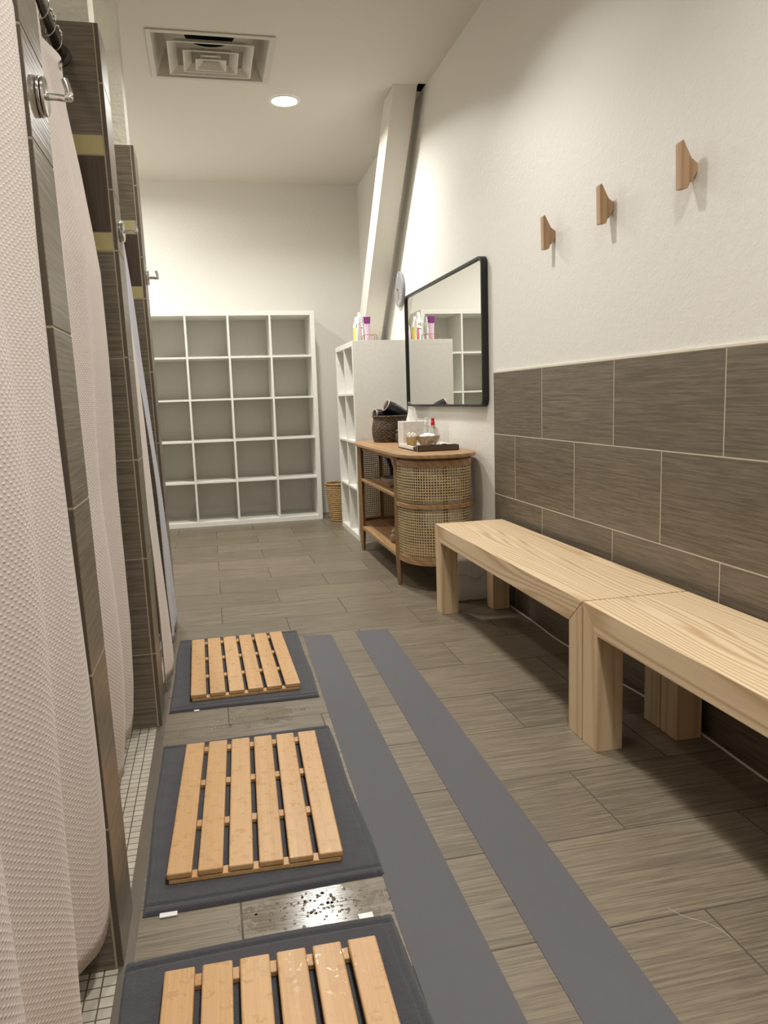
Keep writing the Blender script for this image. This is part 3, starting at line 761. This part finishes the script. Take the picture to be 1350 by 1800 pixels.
t = thing('hair_straightener', 'black hair tool hanging inside the cane cabinet above the grey bowl', 'hair tool', (1.13, 4.80, .5065))
MB().tube([(1.13, 4.80, .512), (1.125, 4.81, .60), (1.10, 4.83, .686)], .014, 10).build('barrel', m_blackp, t, smooth=True)

# ------------------------------------------------------------------ on the narrow cube shelf
KZ = KH+.0005
def kb(x, y, r, h, label, body, cap, lab=None, **k): return bottle('toiletry_bottle', label, 'bottle', (x, y, KZ), r, h, body, cap, label_m=lab, **k)
t = kb(1.178, 5.95, .030, .198, 'white shampoo bottle with red and blue label on the narrow cube shelf', m_whiteplastic, m_whiteplastic, None, neck=.016, caph=.038, capr=.018)
b = MB(); r = .0308
def arc(b, a0, a1, z0, z1, m):
    n = 8
    vs = []
    for k in range(n+1):
        q = a0+(a1-a0)*k/n; vs += [(1.178+r*math.cos(q), 5.95+r*math.sin(q), KZ+(z0-KZ)*1.2), (1.178+r*math.cos(q), 5.95+r*math.sin(q), KZ+(z1-KZ)*1.2)]
    b.add(vs, [(2*k, 2*k+1, 2*k+3, 2*k+2) for k in range(n)], m)
arc(b, -1.5, -.9, KZ+.015, KZ+.085, 0); arc(b, -1.35, -1.0, KZ+.085, KZ+.10, 0); arc(b, -2.5, -2.0, KZ+.012, KZ+.09, 1); arc(b, -2.1, -1.85, KZ+.11, KZ+.135, 2); arc(b, -2.9, -2.6, KZ+.105, KZ+.13, 2); arc(b, -1.65, -1.4, KZ+.118, KZ+.127, 2); arc(b, -2.2, -1.2, KZ+.092, KZ+.097, 2)
b.build('printed_label', [m_redl, m_bluel, m_darkl], t, smooth=True, solid=.0004)
kb(1.175, 6.06, .028, .185, 'white and yellow bottle behind the red-labelled shampoo bottle', m_whiteplastic, m_whiteplastic, m_yellowl, neck=.015, caph=.03, capr=.017)
kb(1.160, 5.80, .024, .150, 'clear pump bottle behind the purple-capped tube on the cube shelf', m_soap, m_soap, None, neck=.014, caph=.035, capr=.015)
kb(1.214, 6.17, .028, .170, 'clear bottle at the back of the cube shelf group', m_soap, m_soap, m_lilac, neck=.014, caph=.03, capr=.015)
t = thing('cosmetic_tube', 'upside-down pale pink tube with flat purple end in the copper rack', 'tube', (1.168, 5.625, KZ+.006))
def tubef(a, b_):
    q = 2*PI*a; ry = .020*(1-b_)+.0015*b_; rx = .017*(1-b_)+.026*b_
    return (1.168+rx*math.cos(q), 5.625+ry*math.sin(q), KZ+.018+.155*b_)
b = MB(); b.grid(tubef, 28, 14); b.build('tube_body', m_lilac, t, smooth=True)
b = MB(); b.grid(lambda a, b_: (lambda p: (1.168+(p[0]-1.168)*1.02, 5.625+(p[1]-5.625)*1.25, p[2]))(tubef(a, .70+.31*b_)), 28, 4); b.build('purple_end', m_purple, t, smooth=True)
MB().lathe([(.017, 0), (.018, .012), (.001, .012)], (1.168, 5.625, KZ+.006), 24).build('cap', m_whiteplastic, t, smooth=True)
t = thing('wire_rack', 'small copper wire rack on the narrow cube shelf beside the bottles', 'rack', (1.18, 5.62, KZ))
b = MB(); b.box(1.130, 1.240, 5.575, 5.672, KZ+.001, KZ+.005); b.build('base', m_copper, t, bevel=.001)
for y in (5.578, 5.668):
    MB().tube([(1.137, y, KZ+.004), (1.137, y, KZ+.036), (1.143, y, KZ+.043), (1.224, y, KZ+.043), (1.230, y, KZ+.036), (1.230, y, KZ+.004)], .0022, 8).build('rail', m_copper, t, smooth=True)

# ------------------------------------------------------------------ floor baskets and bin
t = thing('wicker_basket', 'tan woven basket on the floor between the two white cube shelves', 'basket', (1.085, 6.60, 0))
b = MB(); coil(lambda s: .098+.036*s**.8, .325, 48, (1.085, 6.60, 0), b, .004, 18); b.build('body', m_wick, t, smooth=True)
b = MB(); b.tube([(1.085+.135*math.cos(q), 6.60+.135*math.sin(q), .328) for q in [2*PI*k/48 for k in range(48)]], .008, 8, closed=True); b.build('rim', m_wick, t, smooth=True)
t = thing('waste_bin', 'grey-white plastic bin with clear liner behind the far bench legs', 'bin', (1.262, 3.70, 0))
b = MB(); b.box(1.175, 1.365, 3.64, 3.79, 0, .225); b.build('bin_body', plain('pale_bin_plastic', srgb(168, 160, 148), .5), t, bevel=.012, seg=3)
b = MB(); rb = random.Random(4)
def lin(a, b_):
    q = 2*PI*a; s = 1/max(abs(math.cos(q)), abs(math.sin(q)))
    k = 1.03+.05*math.sin(q*7+b_*5)*.4+.02*math.sin(q*17)
    return (1.270+.098*math.cos(q)*s*k, 3.715+.078*math.sin(q)*s*k, .14+.145*b_+.012*math.sin(q*5))
b.grid(lin, 72, 8); b.build('clear_liner', m_bag, t, smooth=True)

# ------------------------------------------------------------------ mirror
def rrect(y0, y1, z0, z1, r, n=8):
    out = []
    for (yc, zc, a0) in ((y1-r, z1-r, 0), (y0+r, z1-r, PI/2), (y0+r, z0+r, PI), (y1-r, z0+r, 3*PI/2)):
        for k in range(n+1): q = a0+PI/2*k/n; out.append((yc+r*math.cos(q), zc+r*math.sin(q)))
    return out
my0, my1, mz0, mz1 = 3.835, 5.425, .985, 1.752
t = thing('wall_mirror', 'wide black-framed mirror with rounded corners on the right wall', 'mirror', (XR, (my0+my1)/2, (mz0+mz1)/2))
o_ = rrect(my0, my1, mz0, mz1, .045); i_ = rrect(my0+.013, my1-.013, mz0+.013, mz1-.013, .034); n = len(o_)
xa, xb = XR-.036, XR-.001; b = MB()
vs = [(xa, *p) for p in o_]+[(xa, *p) for p in i_]+[(xb, *p) for p in o_]+[(xb, *p) for p in i_]
fs = []
for k in range(n):
    j = (k+1) % n; fs += [(k, j, n+j, n+k), (2*n+k, 2*n+j, 3*n+j, 3*n+k), (k, j, 2*n+j, 2*n+k), (n+k, n+j, 3*n+j, 3*n+k)]
b.add(vs, fs); b.build('frame', m_black, t)
MB().prism(rrect(my0+.012, my1-.012, mz0+.012, mz1-.012, .034), 'x', XR-.024, XR-.018).build('mirror_glass', m_mirror, t)

# ------------------------------------------------------------------ clock
cy_, cz_ = 5.640, 1.835
t = thing('wall_clock', 'round light grey clock on the right wall between mirror and beam', 'clock', (XR, cy_, cz_))
MB().lathe([(.118, 0), (.125, -.004), (.125, -.020), (.122, -.023), (.001, -.023)], (XR-.0005, cy_, cz_), 56, axis='x').build('face', m_clock, t, smooth=True)
b = MB()
for k in range(12):
    q = 2*PI*k/12; L_ = .020 if k % 3 == 0 else .012
    y, z = math.sin(q), math.cos(q)
    b.tube([(XR-.0245, cy_+y*.108, cz_+z*.108), (XR-.0245, cy_+y*(.108-L_), cz_+z*(.108-L_))], .0014, 4)
b.build('hour_marks', m_whiteplastic, t)
MB().tube([(XR-.028, cy_, cz_), (XR-.028, cy_-.022, cz_-.078)], .0022, 6).build('minute_hand', m_gold, t)
MB().tube([(XR-.027, cy_, cz_), (XR-.027, cy_+.045, cz_+.010)], .0028, 6).build('hour_hand', m_gold, t)
MB().lathe([(.007, 0), (.007, -.010), (.001, -.010)], (XR-.0235, cy_, cz_), 16, axis='x').build('hub', m_gold, t)

# ------------------------------------------------------------------ wooden wall hooks
def wall_hook(y, z, label):
    t = thing('wooden_hook', label, 'hook', (XR, y, z), group='wooden hooks on the right wall')
    X = XR; hw = .0145
    poly = [(X-.054, z+.066), (X-.046, z+.074), (X-.014, z+.016), (X-.012, z-.016), (X-.028, z-.060), (X-.050, z-.062)]
    MB().prism(poly, 'y', y-hw, y+hw).build('peg', m_hookw, t, bevel=.0015)
    MB().prism([(X-.024, z+.026), (X-.0005, z+.010), (X-.0005, z-.014), (X-.020, z-.044)], 'y', y-.017, y+.017).build('base', m_hookw, t, bevel=.0015)
    return t
wall_hook(2.112, 1.684, 'wooden wall hook nearest the camera, highest in the photo')
wall_hook(2.590, 1.690, 'middle one of the three wooden wall hooks')
wall_hook(3.060, 1.692, 'wooden wall hook nearest the mirror')

# ------------------------------------------------------------------ chrome robe hooks on the partitions
def robe_hook(x, y, z, label):
    t = thing('robe_hook', label, 'hook', (x, y, z), group='chrome hooks on the shower partitions')
    MB().lathe([(.0325, 0), (.0325, .006)], (x, y, z), 48, axis='x').build('back_plate', m_chrome, t, bevel=.0015, smooth=True)
    MB().lathe([(.030, .0072), (.0315, .008), (.0315, .012), (.029, .0135), (.001, .0135)], (x, y, z), 48, axis='x').build('front_plate', m_chrome, t, smooth=True)
    MB().tube(spline([(x+.012, y, z), (x+.030, y, z), (x+.043, y, z-.001), (x+.049, y, z+.005), (x+.047, y, z+.018), (x+.043, y, z+.030)], 6), .006, 14).build('arm', m_chrome, t, smooth=True)
    MB().lathe([(.0062, 0), (.0065, .004), (.004, .0075), (.0005, .0085)], (x+.047, y, z), 14, axis='x').build('end_button', m_chrome, t, smooth=True)
    return t
robe_hook(-.2470, 1.484, 1.570, 'round chrome robe hook on the nearest tiled partition')
robe_hook(-.2335, 2.606, 1.585, 'round chrome robe hook on the middle tiled partition')
robe_hook(-.2330, 3.685, 1.612, 'round chrome robe hook on the farthest tiled partition')

# ------------------------------------------------------------------ shower curtains
def lerp_tab(tab, z):
    if z <= tab[0][0]: return tab[0][1]
    for (a, x), (b_, y) in zip(tab, tab[1:]):
        if z <= b_: s = (z-a)/(b_-a); return x+(y-x)*s
    return tab[-1][1]
def curtain(name, label, cat, y0, y1, ztop, zbot, tab, amp, lam, phase, mat_, nu=150, nv=60, corner=.05, ampf=None, bottom=None):
    def fn(a, b_):
        y = y0+(y1-y0)*a; d1 = y1-y
        zb = zbot + (corner*max(0, 1-d1/.06)**2) + (bottom(y) if bottom else 0)
        z = zb+(ztop-zb)*b_
        am = amp*(.55+.45*(1-b_)) * (ampf(y) if ampf else 1)
        ph = 2*PI*(y-y1)/lam + phase*math.sin(1.7*z)*min(1, d1/.15)
        x = lerp_tab(tab, z) - am*(1-math.cos(ph)) + .004*math.sin(5*z+9*y)
        return (x, y, z)
    m = MB(); m.grid(fn, nu, nv, uv=lambda a, b_: ((y1-y0)*a*1.25, zbot+(ztop-zbot)*b_))
    o = m.build(name, mat_, None, smooth=True, solid=.0014, org=((y0*0-.3), y1, 0)); o.location = (-.3, y1, 0)
    return tag(o, label, cat)
T1 = [(.05, -.238), (.29, -.234), (.57, -.236), (.92, -.241), (1.17, -.248), (1.31, -.252), (1.48, -.254), (1.66, -.257), (1.9, -.30), (2.0, -.33)]
curtain('shower_curtain', 'off-white waffle shower curtain nearest the camera, filling the left edge', 'curtain', .48, 1.372, 2.0, .088, T1, .024, .285, .25, m_curt)
T2 = [(.06, -.293), (.2, -.279), (.38, -.272), (.56, -.275), (.82, -.284), (1.2, -.277), (1.43, -.276), (1.55, -.287), (1.7, -.304), (1.87, -.330), (2.0, -.335)]
curtain('shower_curtain', 'off-white waffle shower curtain between the nearest and middle partitions', 'curtain', 1.60, 2.405, 2.0, .045, T2, .020, .30, .3, m_curt, bottom=lambda y: 0)
T3 = [(.05, -.192), (.3, -.200), (.7, -.215), (1.0, -.230), (1.3, -.252), (1.6, -.282), (1.8, -.31), (2.0, -.335)]
curtain('shower_curtain', 'off-white shower curtain beyond the middle partition', 'curtain', 2.71, 2.93, 2.0, .045, T3, .012, .30, .1, m_curt, nu=60)
T4 = [(.05, -.200), (.12, -.200), (.28, -.209), (.47, -.217), (.68, -.225), (.86, -.236), (1.07, -.251), (1.26, -.268), (1.5, -.285), (1.74, -.305), (2.0, -.335)]
curtain('curtain_liner', 'bluish white curtain liner beside the farthest partition', 'curtain', 3.24, 3.50, 2.0, .055, T4, .004, .20, .2, m_liner, nu=90)

def rod(y0, y1, label, rings):
    t = thing('curtain_rod', label, 'rod', (-.345, (y0+y1)/2, 2.045))
    MB().tube(spline([(-.350, y0+.001, 2.05), (-.342, y0+(y1-y0)*.5, 2.052), (-.345, y1-.16, 2.050), (-.350, y1-.001, 2.045)], 10), .0125, 16).build('pole', m_bronze, t, smooth=True)
    for yy, s in ((y0, 1), (y1, -1)): MB().lathe([(.030, .0005*s), (.030, .006*s), (.018, .010*s), (.016, .016*s)], (-.350, yy, 2.047), 24, axis='y').build('flange', m_bronze, t, smooth=True)
    return t
def ring(y, x, label, grp):
    t = thing('curtain_ring', label, 'ring', (x, y, 2.05), group=grp)
    MB().tube([(x+.020*math.cos(q), y+.004*math.sin(2*q), 2.040+.034*math.sin(q)) for q in [2*PI*k/24 for k in range(24)]], .0014, 6, closed=True).build('wire', m_chrome, t, smooth=True)
    for k in range(3):
        q = .4+.55*k; b = MB(); R_ = .0042
        b.lathe([(R_*math.sin(PI*i/6)+.0001, -R_*math.cos(PI*i/6)) for i in range(7)], (x+.020*math.cos(q), y, 2.040+.034*math.sin(q)), 10); b.build('roller_bead', m_chrome, t, smooth=True)
rod(1.566, 2.509, 'dark curtain rod between the nearest and middle partitions', 0)
rod(2.691, 3.589, 'dark curtain rod beyond the middle partition', 0)
rod(.451, 1.389, 'dark curtain rod at the nearest shower stall', 0)
for k in range(9): ring(1.66+.0895*k, -.343, 'chrome ring holding the curtain between the nearest and middle partitions', 'curtain rings between nearest and middle partitions')
# grommets on the visible curtain end
o = MB().lathe([(.006, -.0015), (.011, -.0015), (.011, .0015), (.006, .0015)], (-.331, 2.385, 1.975), 20, axis='x', cap=False).build('grommet', m_chrome, smooth=True)
tag(o, 'small chrome grommet at the top corner of the curtain by the middle partition', 'grommet')

for o in list(bpy.data.objects):
    if '_o' in o: del o['_o']
